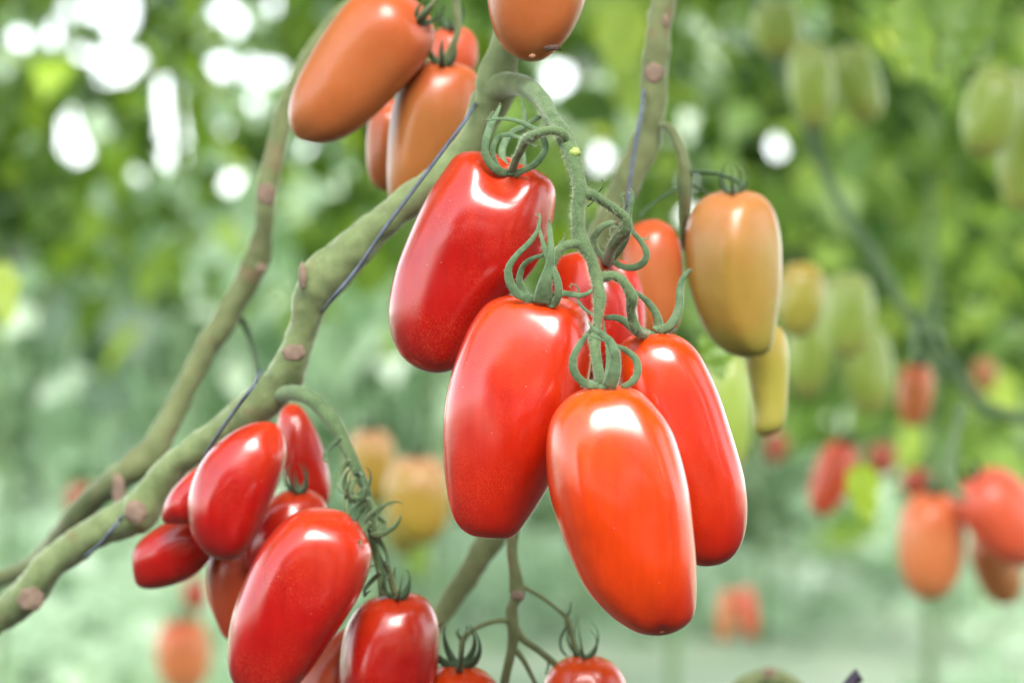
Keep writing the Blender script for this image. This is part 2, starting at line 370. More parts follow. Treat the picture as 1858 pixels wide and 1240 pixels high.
# far rows (dense backing)
for row, (Y, n, h0) in enumerate([(9.5, 2000, .02), (7.6, 1300, .18)]):
    for i in range(13):
        X = (i-6)*.40*(Y/8.5)+random.uniform(-.08, .08); k += 1
        lft = X < .1
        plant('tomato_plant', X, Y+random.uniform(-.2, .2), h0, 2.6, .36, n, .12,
              'leafpale_sheen' if (lft and row == 1) or i % 2 == 0 else ('leafvivid' if not lft else 'leafdark'),
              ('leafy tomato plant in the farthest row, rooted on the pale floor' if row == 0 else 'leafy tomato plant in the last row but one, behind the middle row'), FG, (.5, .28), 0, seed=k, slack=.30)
for i in range(8):
    X = -1.5+i*.40+random.uniform(-.06, .06); left = X < -.1
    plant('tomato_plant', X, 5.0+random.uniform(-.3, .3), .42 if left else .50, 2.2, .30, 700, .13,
          'leafpale_sheen' if left or i % 3 == 1 else 'leafvivid', ORD[i]+' leafy tomato plant of the blurred middle row, counted from the left', FG, (.5, .3), 1, seed=100+i, slack=.36)
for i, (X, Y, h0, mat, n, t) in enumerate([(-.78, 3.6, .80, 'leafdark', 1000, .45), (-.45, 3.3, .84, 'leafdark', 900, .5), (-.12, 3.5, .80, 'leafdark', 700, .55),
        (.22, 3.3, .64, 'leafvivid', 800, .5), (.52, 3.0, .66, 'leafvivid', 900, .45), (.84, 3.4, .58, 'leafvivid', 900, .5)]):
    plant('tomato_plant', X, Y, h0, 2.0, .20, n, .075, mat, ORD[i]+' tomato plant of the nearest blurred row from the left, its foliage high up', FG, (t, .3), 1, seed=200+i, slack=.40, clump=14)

# low growth over the floor: one object, too many small leaves to count
rg = np.random.default_rng(77); n = 60000
X = rg.uniform(-3.2, 3.2, n); Y = rg.uniform(4.0, 11, n)
dens = np.array([noise.noise(Vector((x*1.6, y*.8, 3.3))) for x, y in zip(X, Y)])
ok = dens > rg.uniform(-.25, .35, n); X = X[ok]; Y = Y[ok]; dens = dens[ok]
Z = rg.uniform(0, 1, len(X))**2*np.clip(.10+.45*dens, .03, .4)
V, F, T = leaves(np.stack([X, Y, Z], 1), .07, np.clip(.5+dens*.9+rg.normal(0, .15, len(X)), 0, 1), 0, .1, 5)
tag(mesh_obj('ground_cover', V, F, M['leafpale_sheen'], None, True, tint=T), 'pale low weeds covering the floor between the rows', 'ground cover', None, 'stuff')

# ------------------------------------------------------------------ tomatoes
def fruit_from_outline(name, outline, A, B, Y, mat, label, group, tilt=0.0, df=.92, dimple=None, lobes=(3, .05, 0.0), nose=None, nr=44, seg=56, dent=.02, seed=0, tip=None):
    """skin of one fruit: px outline, axis from A (stem end) to B (blossom end), real depth at Y.
       returns (thing, BVH)"""
    A = np.array(A, float); B = np.array(B, float); ax = B-A; Ln = np.linalg.norm(ax); u = ax/Ln; pr = np.array([u[1], -u[0]])
    poly = np.array(cr(outline, 8, True)); rel = poly-A; s = rel@u; w = rel@pr
    s0, s1 = s.min(), s.max()
    rings = []
    for i in range(nr+1):
        t = .5-.5*math.cos(math.pi*i/nr); q = s0+(s1-s0)*t
        if i in (0, nr):
            j = s.argmin() if i == 0 else s.argmax(); rings.append((q, w[j], 0.0, t)); continue
        cw = []
        for j in range(len(s)):
            a, b = s[j], s[(j+1) % len(s)]
            if (a-q)*(b-q) <= 0 and a != b:
                f = (q-a)/(b-a); cw.append(w[j]*(1-f)+w[(j+1) % len(s)]*f)
        if not cw: rings.append((q, 0, 0.01, t)); continue
        rings.append((q, (max(cw)+min(cw))/2, (max(cw)-min(cw))/2, t))
    V = []; At = []
    for (q, c, hw, t) in rings:
        for k in range(seg):
            a = 2*math.pi*k/seg
            dd = df*(1+lobes[1]*math.cos(lobes[0]*a+lobes[2]+t*.8)*math.sin(math.pi*t)**.5)
            nz = noise.noise(Vector((math.cos(a)*1.2, math.sin(a)*1.2, t*3))+Vector((seed*7.1, 0, 0)))
            sd = math.sin(a)*(1+dent*3*nz)
            p2 = A+u*q+pr*(c+hw*math.cos(a))
            V.append(P(p2[0], p2[1], Y)+Vector((0, hw*K*Y*sd*dd+tilt*K*Y*Ln*t, 0))); At.append(t)
    Fc = []
    for i in range(nr):
        for k in range(seg):
            a = i*seg+k; b = i*seg+(k+1) % seg; Fc.append((a, b, b+seg, a+seg))
    bvh = BVHTree.FromPolygons(V, [tuple(f) for f in Fc])
    cl = Vector((0, 0, CAMZ))
    def hit(x, y):
        d = (P(x, y, 1)-cl).normalized(); h = bvh.ray_cast(cl, d)
        return h[0] if h[0] is not None else P(x, y, Y)
    if dimple:
        x, y, rad, dep = dimple; c = hit(x, y); r = rad*K*Y; D = dep*K*Y; axis = Vector((u[0], 0, -u[1])).normalized()*.8+Vector((0, .6, 0))
        for v in V:
            d2 = (v-c).length_squared/(r*r)
            if d2 < 9: v += axis*D*math.exp(-d2)
        bvh = BVHTree.FromPolygons(V, [tuple(f) for f in Fc])
    if tip:
        x, y, rad, dep = tip; c = hit(x, y); r = rad*K*Y; D = dep*K*Y; axis = -Vector((u[0], 0, -u[1])).normalized()+Vector((0, .5, 0))
        for v in V:
            d2 = (v-c).length_squared/(r*r)
            if d2 < 9: v += axis*D*(math.exp(-d2)-.9*math.exp(-d2*6)*-1)
        bvh = BVHTree.FromPolygons(V, [tuple(f) for f in Fc])
    def hit2(x, y):
        d = (P(x, y, 1)-cl).normalized(); h = bvh.ray_cast(cl, d)
        return h[0] if h[0] is not None else P(x, y, Y)
    o = empty(name, P(A[0], A[1], Y), label, 'tomato', group)
    mesh_obj('fruit', V, Fc, M[mat], o, True, attr=At)
    return o, hit2

def sup(A, B, w, top=2.6, tipp=2.2, wide=.45, bend=0.0, n=22):
    """px outline of a plum fruit: superellipse halves, widest at `wide`, curved sideways by `bend` px"""
    A = np.array(A, float); B = np.array(B, float); ax = B-A; Ln = np.linalg.norm(ax); u = ax/Ln; pr = np.array([u[1], -u[0]])
    L_ = []; R_ = []
    for i in range(n+1):
        t = .5-.5*math.cos(math.pi*i/n)
        if t < wide: h = (max(0, 1-abs((wide-t)/wide)**top))**(1/top)
        else: h = (max(0, 1-abs((t-wide)/(1-wide))**tipp))**(1/tipp*1.0)
        c = A+u*Ln*t+pr*bend*4*t*(1-t)
        L_.append(tuple(c-pr*w/2*h)); R_.append(tuple(c+pr*w/2*h))
    return L_+R_[-2:0:-1]

def calyx_px(parent, base, sepals, mat='sepal', Yb=None, crown=10, hair=True, seed=0):
    """base: hit point. sepals: list of px paths (x, y, dy_mm, width px)"""
    Y0 = base.y; b = MB(); b.blob(base+Vector((0, .0006, 0)), crown*K*Y0, crown*.6*K*Y0, crown*.38*K*Y0, seed=seed)
    c = b.build('calyx', M[mat], parent)
    hp = []
    for i, sp in enumerate(sepals):
        pts = [(x, y, Y0+d*.001, w*1.22) for x, y, d, w in sp]
        path = pxpath(pts, 6)
        MB().tube(path, 8, .24, rough=.14, seed=i).build('sepal', M[mat], c)
        hp.append(path)
    if hair: hairs(hp, 60*len(sepals), .0011, 'sepal_hairs', M['hair'], c, r=.00003, seed=seed+3)
    return c
def calyx_auto(parent, base, up, n=5, L=60, w=9, mat='sepald', seed=0, curl=1.0):
    """out-of-focus calyx: sepals that spring from `base`, arch outwards and curl back up"""
    rg = random.Random(seed); Y0 = base.y; s = K*Y0
    b = MB(); b.blob(base, 10*s, 10*s, 5*s); c = b.build('calyx', M[mat], parent)
    up = Vector(up).normalized()
    e1 = up.orthogonal().normalized(); e2 = up.cross(e1)
    for i in range(n):
        a = 2*math.pi*(i+rg.uniform(-.25, .25))/n; out = e1*math.cos(a)+e2*math.sin(a); l = L*s*rg.uniform(.75, 1.2)
        tw = rg.uniform(-.4, .4)
        pts = []
        for j in range(9):
            t = j/8; th = t*2.6*curl
            p = base+out*(l*.42*math.sin(th))+up*(l*.42*(1-math.cos(th))*1.1+l*.08*t)+out.cross(up)*l*tw*t*t*.5
            pts.append((p, w*.5*s*(1-.85*t)*(.7+.6*math.sin(math.pi*min(1, t+.25)))))
        q = [(Vector(v[:3]), v[3]) for v in cr([(*p, r) for p, r in pts], 3)]
        MB().tube(q, 6, .36).build('sepal', M[mat], c)
    return c
def scar_on(parent, hit, rx, rz, mat, name='blossom_scar'):
    s = K*hit.y; MB().blob(hit+Vector((0, .0002, 0)), rx*s, 2*s, rz*s, nz=.5).build(name, M[mat], parent)

MAINL = 'ripe tomatoes of the sharp front truss'
# --- upper left fruit of the front truss
T1 = [(876,275),(851,274),(825,284),(807,308),(782,344),(756,395),(734,446),(716,497),(705,551),(707,598),(720,635),(742,660),(771,675),(800,678),(826,669),(850,640),(884,590),(925,540),(968,490),(996,430),(1008,370),(1007,341),(996,323),(978,310),(945,292),(910,280)]
o1, h1 = fruit_from_outline('tomato', T1, (925,286), (775,677), .742, 'red1', 'large leaning dark red tomato, highest of the sharp front truss', MAINL, df=.9, dimple=(918,304,46,30), lobes=(3, .04, 1.2), seed=1)
b1 = h1(931, 316); b1.y -= .0005
pd1 = pxpath([(1032,262,.712,17),(1022,243,.709,17),(1003,236,.708,16),(985,239,.709,16),(972,244,.711,17),(963,249,.713,22),(956,252,.716,19),(947,268,.720,16),(936,290,.726,15),(929,312,b1.y+.003,17)], 6)
p1 = MB().tube(pd1, 12, rough=.06).build('pedicel', M['truss'], o1)
hairs([pd1], 900, .0014, 'pedicel_hairs', M['hair'], p1, seed=4)
calyx_px(o1, b1, [
 [(922,315,0,12),(903,308,-3,13),(886,291,-5,12),(880,270,-6,10),(884,246,-6,12),(895,220,-5,9),(902,204,-4,6),(907,192,-3,4),(906,187,-3,2.5)],
 [(912,312,1,8),(893,303,2,9),(877,285,2,8),(882,255,2,6),(887,220,3,5),(891,207,3,3),(895,202,3,2),(899,203,3,1.5)],
 [(934,317,-1,11),(950,309,-3,10),(968,300,-5,10),(983,284,-6,10),(990,264,-6,10),(981,243,-7,9),(962,229,-8,8),(932,217,-9,6),(903,215,-8,4),(884,218,-7,2.5),(874,219,-6,1.5)],
 [(920,312,2,10),(911,283,5,11),(914,262,7,11),(930,240,8,10),(952,229,7,8),(970,217,5,7),(985,208,4,5),(995,198,3,3.5),(996,191,3,2.5),(990,187,3,1.5)],
 [(914,316,-1,10),(899,296,-3,9),(894,272,-4,8),(903,250,-4,8),(922,244,-5,7),(944,250,-6,5),(960,259,-7,4),(970,265,-6,3),(979,265,-6,2)],
 [(938,312,4,9),(944,262,8,8),(950,236,9,8),(952,222,9,8),(950,195,9,5),(947,182,9,3),(943,173,9,2),(940,175,9,1.5)],
 [(944,314,3,9),(950,300,5,8),(951,285,6,6),(949,270,7,4)]], seed=10, crown=14)
# --- centre-left fruit
T2 = [(961,537),(921,536),(886,549),(860,579),(839,621),(820,674),(807,733),(803,802),(807,866),(817,925),(833,957),(860,974),(908,979),(934,973),(956,946),(988,898),(1015,850),(1040,790),(1060,730),(1072,670),(1076,620),(1070,579),(1057,557),(1036,544),(1000,538)]
o2, h2 = fruit_from_outline('tomato', T2, (975,537), (890,979), .714, 'red2', 'bright red tomato between the dark red leaning one and the orange-red frontmost one', MAINL, df=.9, dimple=(985,546,30,5), lobes=(3, .07, 2.2), seed=2, dent=.022)
b2 = h2(985, 549)
pd2 = pxpath([(1060,446,.703,20),(1048,443,.702,17),(1032,444,.700,16),(1016,453,.699,16),(1006,470,.699,15),(1000,490,.700,14),(992,520,.702,14),(987,545,b2.y,16)], 6)
p2 = MB().tube(pd2, 12, rough=.06).build('pedicel', M['truss'], o2); hairs([pd2], 700, .0014, 'pedicel_hairs', M['hair'], p2, seed=5)
calyx_px(o2, b2, [
 [(976,545,-1,9),(955,541,-3,12),(936,531,-4,13),(924,510,-5,13),(923,486,-6,11),(937,464,-7,9),(960,441,-8,8),(974,421,-9,6),(979,402,-9,4.5),(980,392,-9,3),(976,388,-9,2),(974,392,-9,1.5)],
 [(993,550,-2,10),(1004,552,-4,12),(1012,540,-6,12),(1013,522,-7,12),(1008,500,-7.5,11),(998,478,-8,9),(988,452,-8.5,8),(983,432,-9,6),(978,412,-9,4.5),(977,402,-9,3)],
 [(972,543,0,8),(953,532,1,11),(942,512,0,10),(947,487,-1,9),(962,471,-3,7),(985,463,-4,6),(1005,454,-5,4),(1020,438,-5,3),(1025,428,-5,2),(1022,425,-5,1.3)],
 [(984,549,-3,31),(987,530,-5,26),(992,505,-7,19),(998,480,-8,14),(1000,460,-9,11),(999,435,-9,9),(997,412,-9,7),(996,398,-9,4)],
 [(1000,541,-1,10),(1015,533,-3,10),(1035,534,-5,9),(1055,536,-7,7),(1068,531,-8,6),(1078,523,-7,4)],
 [(1050,536,-6,3),(1050,526,-6.5,2.6),(1045,518,-7,2.2),(1038,516,-7,1.8),(1034,520,-7,1.5),(1037,525,-7,1.3)],
 [(1047,538,-6,3.5),(1052,551,-6,5),(1062,562,-6,4.5),(1072,569,-6,4),(1080,574,-6,3)]], seed=20, crown=15)
# --- frontmost fruit
T3 = [(1105,698),(1068,704),(1036,717),(1009,744),(995,776),(991,818),(993,866),(999,905),(1014,957),(1036,1015),(1062,1068),(1094,1106),(1126,1132),(1163,1151),(1201,1154),(1233,1144),(1257,1122),(1264,1084),(1263,1015),(1257,946),(1249,882),(1233,818),(1217,776),(1195,744),(1169,717),(1142,703)]
o3, h3 = fruit_from_outline('tomato', T3, (1105,698), (1205,1154), .684, 'redor', 'glossy orange-red tomato in front of its neighbours, lowest of the sharp front truss', MAINL, df=.92, dimple=(1100,704,26,4), lobes=(3, .10, 1.0), seed=3, dent=.035, tip=(1203,1146,12,3))
b3 = h3(1095, 704)
pd3 = pxpath([(1080,606,.6955,17),(1078,616,.695,23),(1079,626,.694,21),(1081,645,.692,19),(1085,670,.689,20),(1090,700,b3.y+.001,22)], 6)
p3 = MB().tube(pd3, 12, rough=.06).build('pedicel', M['truss'], o3); hairs([pd3], 500, .0012, 'pedicel_hairs', M['hair'], p3, seed=6)
calyx_px(o3, b3, [
 [(1085,700,-1,9),(1068,699,-2,12),(1051,688,-3,13),(1041,670,-4,13),(1041,648,-4.5,11),(1053,624,-5,9),(1069,603,-5,6),(1077,592,-5,4),(1081,585,-5,2)],
 [(1105,702,-3,24),(1113,680,-5,22),(1117,655,-6,17),(1115,638,-7,15),(1107,620,-7,12),(1092,607,-7,9),(1077,597,-7,6),(1070,588,-7,3),(1068,584,-7,2)],
 [(1128,703,-1,7),(1147,694,-2,11),(1157,675,-2.5,12),(1153,653,-3,11),(1138,638,-4,9),(1118,628,-6,6),(1100,620,-7,4),(1082,614,-7,2.6),(1066,606,-7,2),(1063,602,-7,1.5)],
 [(1096,698,4,9),(1103,670,6,9),(1104,645,6,8),(1101,622,6,6),(1097,602,6,4),(1096,583,6,2)],
 [(1076,700,0,8),(1062,700,1,6),(1052,702,1,3)]], seed=30, crown=17)
scar_on(o3, h3(1200, 1147), 7, 3.2, 'blossom')
# --- right fruit
T4 = [(1201,601),(1163,604),(1135,616),(1118,640),(1118,690),(1135,760),(1160,840),(1195,920),(1225,980),(1243,1012),(1265,1027),(1291,1028),(1318,1020),(1339,999),(1352,967),(1356,925),(1352,877),(1342,834),(1326,781),(1307,722),(1286,674),(1265,637),(1238,613)]
o4, h4 = fruit_from_outline('tomato', T4, (1185,600), (1285,1029), .722, 'red4', 'scarlet tomato half hidden behind the orange-red frontmost one, on its right', MAINL, df=.9, dimple=(1185,606,24,4), lobes=(3, .05, .4), seed=4)
b4 = h4(1182, 605)
pd4 = pxpath([(1083,503,.704,22),(1096,503,.703,19),(1112,500,.702,17),(1126,507,.701,17),(1137,520,.701,17),(1147,541,.702,22),(1145,560,.704,18),(1148,580,.706,18),(1156,600,.708,20),(1172,606,b4.y,18)], 6)
p4 = MB().tube(pd4, 12, rough=.07).build('pedicel', M['truss'], o4); hairs([pd4], 800, .0013, 'pedicel_hairs', M['hair'], p4, seed=7)
calyx_px(o4, b4, [
 [(1190,600,-1,14),(1195,590,-1,14),(1191,571,-2,12),(1177,550,-3,10),(1160,535,-5,7),(1147,526,-6,4),(1143,523,-6,2.5)],
 [(1194,600,-1,12),(1213,592,-2,13),(1226,575,-2,13),(1233,553,-2,12),(1233,528,-2,10),(1238,508,-2,8),(1248,494,-2,6),(1256,487,-2,3)],
 [(1176,606,-3,14),(1160,604,-5,16),(1144,592,-6,13),(1130,581,-7,11),(1114,576,-8,9),(1096,577,-8,7)],
 [(1200,603,-1,8),(1215,600,-1,7),(1228,598,0,4)]], seed=40, crown=14)
# --- two fruits behind the stem
T5 = [(1040,458),(1012,470),(996,500),(990,560),(1000,620),(1030,665),(1070,690),(1110,685),(1145,650),(1158,600),(1157,560),(1146,520),(1125,490),(1100,466),(1070,457)]
o5, h5 = fruit_from_outline('tomato', T5, (1075,457), (1075,690), .757, 'redb', 'shaded red tomato seen through the gap behind the stem of the sharp front truss', MAINL, df=.75, dimple=(1100,470,22,5), lobes=(2, .12, 1.2), seed=5)
b5 = h5(1100, 478)
T6 = [(1110,470),(1140,478),(1160,505),(1170,550),(1172,600),(1165,640),(1140,670),(1105,650),(1085,600),(1082,520),(1092,482)]
o6, h6 = fruit_from_outline('tomato', T6, (1118,470), (1140,672), .785, 'redb', 'sliver of a red tomato showing right of the shaded one, above the scarlet right-hand fruit', MAINL, df=.7, seed=6)
pd5 = pxpath([(1063,352,.706,22),(1076,355,.706,18),(1092,364,.707,16),(1112,378,.709,17),(1130,391,.711,18),(1137,404,.712,20),(1134,418,.714,26),(1122,432,.719,22),(1110,450,.725,20),(1102,474,b5.y,22)], 6)
p5 = MB().tube(pd5, 12, rough=.06).build('pedicel', M['truss'], o5); hairs([pd5], 900, .0018, 'pedicel_hairs', M['hair'], p5, seed=8)
calyx_px(o5, b5, [
 [(1095,468,-2,10),(1080,452,-5,12),(1078,430,-7,12),(1090,413,-9,10),(1106,405,-10,8),(1122,404,-10,5)],
 [(1108,470,-4,13),(1122,452,-8,15),(1135,432,-12,13),(1140,412,-15,11),(1141,390,-17,9),(1146,366,-18,6),(1147,350,-18,5),(1142,345,-18,3)],
 [(1112,474,-3,10),(1130,484,-6,10),(1150,485,-9,11),(1166,477,-11,11),(1173,460,-12,10),(1163,438,-13,8),(1150,423,-15,7),(1141,405,-16,5)],
 [(1100,472,-5,12),(1105,455,-9,10),(1111,437,-11,8),(1117,422,-13,5),(1116,410,-14,3),(1109,412,-14,2),(1107,424,-14,2),(1110,434,-14,2)],
 [(1128,392,-17,3),(1132,372,-17,3),(1128,355,-17,2.5),(1132,350,-17,2),(1136,354,-17,1.5)],
 [(1158,432,-13,3),(1168,434,-13,2.5),(1178,432,-13,2),(1178,427,-13,1.5)]], seed=50, crown=14)

# ------------------------------------------------------------------ vines
def vine(pts, label, mat='vine', n=6, seed=0, rough=.18, group='lowered vines running across the view'):
    path = pxpath(pts, n); o = empty('tomato_vine', path[0][0], label, 'vine', group)
    st = MB().tube(path, 22, rough=rough, seed=seed).build('stem', M[mat], o)
    return o, st, path
def disc(parent, x, y, Y, rx, rz, mat='scar', name='leaf_scar', dep=4):
    s = K*Y; MB().blob(P(x, y, Y), rx*s, dep*s, rz*s, nz=.35, seed=x).build(name, M[mat], parent)
V1 = [(960,-60,.775,58),(935,20,.777,57),(914,90,.778,58),(902,150,.778,78),(885,205,.779,60),(848,268,.782,56),(795,325,.785,56),(735,372,.79,60),(680,415,.793,64),(630,462,.796,74),(585,505,.798,84),(563,550,.80,64),(548,600,.802,54),(532,650,.804,60),(508,700,.806,68),(465,738,.81,72),(420,772,.815,60),(370,808,.82,55),(316,846,.825,50),(280,890,.828,58),(255,925,.83,78),(222,946,.832,68),(185,962,.835,58),(136,993,.84,58),(85,1034,.845,58),(50,1078,.85,64),(5,1118,.855,56),(-70,1165,.86,54)]
v1, s1, vp1 = vine(V1, 'thick pale green main vine sweeping from the top centre down to the lower left corner', 'vine', seed=2)
disc(s1, 533, 640, .789, 21, 15); disc(s1, 549, 500, .79, 8, 24); disc(s1, 246, 930, .815, 20, 22); disc(s1, 55, 1088, .838, 24, 20)
hairs([vp1], 5000, .0011, 'stem_hairs', M['hair'], s1, r=.00004, seed=31)
# peduncle of the sharp truss belongs to the main vine
CO = [(846,272,.784,38),(862,225,.785,44),(880,182,.781,50),(905,158,.773,48),(935,152,.763,42),(960,161,.752,38),(982,181,.739,33)]
TR = [(950,156,.757,36),(968,167,.747,36),(985,185,.737,33),(1000,212,.726,31),(1020,240,.716,33),(1030,262,.712,32),(1040,290,.709,28),(1048,320,.707,25),(1053,350,.706,27),(1049,375,.705,25),(1049,400,.704,24),(1051,426,.704,26),(1060,448,.703,26),(1073,471,.7025,20),(1080,495,.702,22),(1084,515,.701,20),(1088,540,.699,24),(1086,565,.698,18),(1083,590,.697,15),(1080,606,.6955,17)]
tp = pxpath(TR, 6)
MB().tube(pxpath(CO, 6), 18, rough=.1, seed=9).build('collar', M['vine'], v1)
t1 = MB().tube(tp, 16, rough=.08, seed=5).build('truss_stem', M['truss'], v1)
hairs([tp[14:]], 3600, .0016, 'truss_hairs', M['hair'], t1, r=.00003, seed=9)
hairs([tp], 6000, .0006, 'truss_hairs', M['hair'], t1, r=.000022, seed=12)
MB().blob(P(1043, 277, .708), 11*K*.7, 9*K*.7, 10*K*.7, nz=.4).build('node', M['node'], t1)
for sp in ([(1086,349,.708,3),(1093,340,.707,2.5),(1095,333,.707,2),(1092,325,.707,1.5)], [(1066,375,.706,3),(1076,366,.706,2.5)]):
    MB().tube(pxpath(sp, 4), 6).build('bract', M['sepald'], t1)
# stub of lower truss, left truss and their parts
LT = [(478,745,.815,20),(500,722,.806,26),(530,713,.795,26),(560,722,.787,26),(583,740,.785,26),(603,764,.783,27),(617,790,.782,24),(632,820,.781,20),(646,850,.78,20),(660,880,.78,18),(668,905,.78,14),(672,940,.78,14),(676,980,.78,14),(688,1030,.78,15),(696,1082,.78,16)]
lp = pxpath(LT, 5); lp = [(p, r*1.1) for p, r in lp]; t2 = MB().tube(lp, 12, rough=.06).build('truss_stem', M['truss'], v1)
hairs([lp], 1500, .0012, 'truss_hairs', M['hair'], t2, seed=33)
V2 = [(690,-70,.90,30),(655,-8,.90,30),(618,25,.90,32),(585,70,.90,32),(556,115,.90,36),(535,160,.90,36),(517,205,.90,36),(503,262,.90,36),(488,325,.90,40),(482,355,.90,38),(479,410,.90,33),(472,450,.90,44),(460,485,.90,48),(432,540,.90,44),(404,590,.90,46),(378,625,.90,44),(350,680,.90,40),(325,730,.90,40),(300,780,.90,46),(270,828,.90,58),(225,862,.90,50),(175,900,.91,46),(135,945,.92,44),(95,990,.94,36),(50,1030,.96,32),(-60,1075,.98,30)]
v2, s2, vp2 = vine(V2, 'thinner olive vine left of the main vine, running from top edge to lower left', 'vine2', seed=8, rough=.15)
disc(s2, 484, 352, .883, 17, 20); disc(s2, 474, 487, .885, 10, 9); disc(s2, 215, 890, .888, 12, 30)
MB().tube(pxpath([(420,572,.91,12),(437,580,.91,12),(452,610,.91,11),(463,650,.91,10),(466,690,.91,9),(455,730,.915,8)], 5), 8).build('side_shoot', M['sepald'], v2)
V3 = [(1215,-60,.86,48),(1203,0,.86,48),(1194,70,.86,46),(1188,130,.86,46),(1183,200,.86,46),(1168,262,.86,54),(1145,315,.86,56),(1118,370,.86,50),(1090,430,.86,48),(1050,520,.86,48),(1005,660,.86,48),(960,820,.86,48),(925,925,.86,50),(895,970,.86,50),(868,1015,.86,46),(840,1060,.86,42),(812,1100,.86,38),(780,1150,.86,38),(740,1220,.86,36),(700,1290,.86,36)]
v3, s3, vp3 = vine(V3, 'straight olive vine right of centre, passing behind the front truss and out below it', 'vine2', seed=14)
disc(s3, 1187, 132, .841, 18, 19); disc(s3, 1208, 38, .843, 6, 12)
MB().tube(pxpath([(1202,226,.855,16),(1218,235,.85,18),(1229,258,.847,20),(1238,285,.845,20),(1243,315,.845,24),(1243,350,.845,20),(1243,400,.85,16),(1240,450,.86,14)], 5), 10, rough=.1).build('truss_stem', M['vine2'], v3)
MB().tube(pxpath([(1245,312,.845,10),(1270,312,.842,8),(1300,314,.84,7),(1325,322,.84,7),(1342,332,.84,10),(1344,348,.84,9)], 5), 8).build('truss_branch', M['sepald'], v3)
MB().tube(pxpath([(1240,338,.845,7),(1210,352,.845,6),(1175,378,.845,6),(1160,395,.845,5)], 5), 8).build('truss_branch', M['sepald'], v3)
MB().tube(pxpath([(1245,330,.845,5),(1275,345,.845,5),(1295,360,.845,4),(1308,372,.845,4)], 5), 8).build('truss_branch', M['sepald'], v3)
V4 = [(1360,-60,1.6,20),(1372,10,1.6,20),(1400,90,1.6,22),(1432,160,1.6,24),(1468,235,1.6,24),(1500,320,1.6,22),(1540,400,1.6,22),(1590,470,1.6,22),(1625,535,1.6,20),(1665,590,1.6,22),(1715,650,1.6,22),(1760,715,1.6,24),(1800,745,1.6,24),(1870,765,1.6,22),(1960,790,1.6,22)]
v4, s4, vp4 = vine(V4, 'blurred blue-green vine crossing the right side from the top down to the right edge', 'vine3', seed=20)
MB().tube(pxpath([(1748,730,1.35,16),(1738,770,1.35,16),(1728,810,1.35,18),(1722,850,1.35,22),(1728,885,1.35,18),(1752,905,1.35,14)], 4), 8).build('truss_stem', M['vine3'], v4)
MB().tube(pxpath([(1655,590,1.35,14),(1657,630,1.35,12),(1658,662,1.35,12)], 4), 8).build('truss_stem', M['vine3'], v4)
v5, s5, vp5 = vine([(925,930,.80,16),(928,970,.80,17),(930,1010,.80,20),(937,1060,.80,27),(938,1078,.80,30),(932,1095,.80,20),(928,1115,.80,22),(932,1145,.80,24),(930,1170,.80,20),(925,1195,.80,17),(916,1240,.80,17),(910,1300,.80,17)], 'thin branching truss stem hanging bare below the front tomatoes at the bottom centre', 'vine2', seed=25, group='bare truss stems')
disc(s5, 940, 1082, .79, 12, 10)
for q, nm in (([(930,1128,.80,14),(905,1128,.798,9),(880,1134,.797,9),(855,1147,.796,9),(840,1163,.796,12),(837,1185,.795,10),(832,1222,.795,9)], 'truss_branch'),
          ([(945,1062,.80,8),(958,1070,.80,7),(985,1086,.80,7),(1010,1105,.80,7),(1027,1121,.80,9),(1031,1135,.80,13),(1038,1158,.80,9),(1046,1192,.80,13)], 'truss_branch'),
          ([(935,1140,.80,16),(950,1162,.80,14),(975,1180,.80,12),(1000,1200,.80,13),(1015,1215,.80,12)], 'truss_branch'),
          ([(935,1180,.80,12),(950,1200,.80,10),(968,1235,.80,8),(980,1260,.80,8)], 'truss_branch'),
          ([(942,1070,.80,5),(938,1030,.80,4),(937,990,.80,5),(940,960,.80,6)], 'truss_branch'),
          ([(1027,1121,.80,8),(1034,1108,.80,5),(1035,1092,.80,2)], 'bract'),
          ([(838,1163,.796,8),(830,1150,.796,5),(833,1142,.796,2)], 'bract'),
          ([(1030,1135,.80,6),(1018,1158,.80,5),(1018,1178,.80,5),(1028,1192,.80,4)], 'bract'),
          ([(950,1165,.80,6),(985,1185,.80,5),(995,1205,.80,4),(990,1225,.80,3)], 'bract')):
    MB().tube(pxpath(q, 5), 8, rough=.08).build(nm, M['sepald' if nm == 'bract' else 'vine2'], v5)

# twines
def twine(pts, label):
    p = pxpath(pts, 4); o = MB().tube(p, 6).build('twine', M['twine'], None, origin=p[0][0]); tag(o, label, 'twine', 'support twines wound round the vines')
twine([(870,170,.80,7),(850,210,.757,7),(800,278,.756,7),(750,345,.757,7),(700,412,.758,7),(650,485,.762,7),(605,540,.765,7),(585,566,.80,7)], 'blue-grey twine crossing the main vine left of the leaning tomato')
twine([(1168,150,.87,7),(1164,200,.835,8),(1152,270,.832,8),(1143,330,.832,8),(1138,385,.835,8),(1130,430,.86,8)], 'blue-grey twine lying along the straight vine right of centre')
twine([(474,672,.83,6),(460,700,.775,7),(430,740,.78,7),(395,790,.787,7),(370,830,.80,6)], 'blue-grey twine over the main vine above the lower left tomatoes')
twine([(222,935,.83,6),(212,950,.80,7),(185,985,.805,7),(155,1010,.82,6)], 'short length of twine crossing the main vine near the lower left corner')

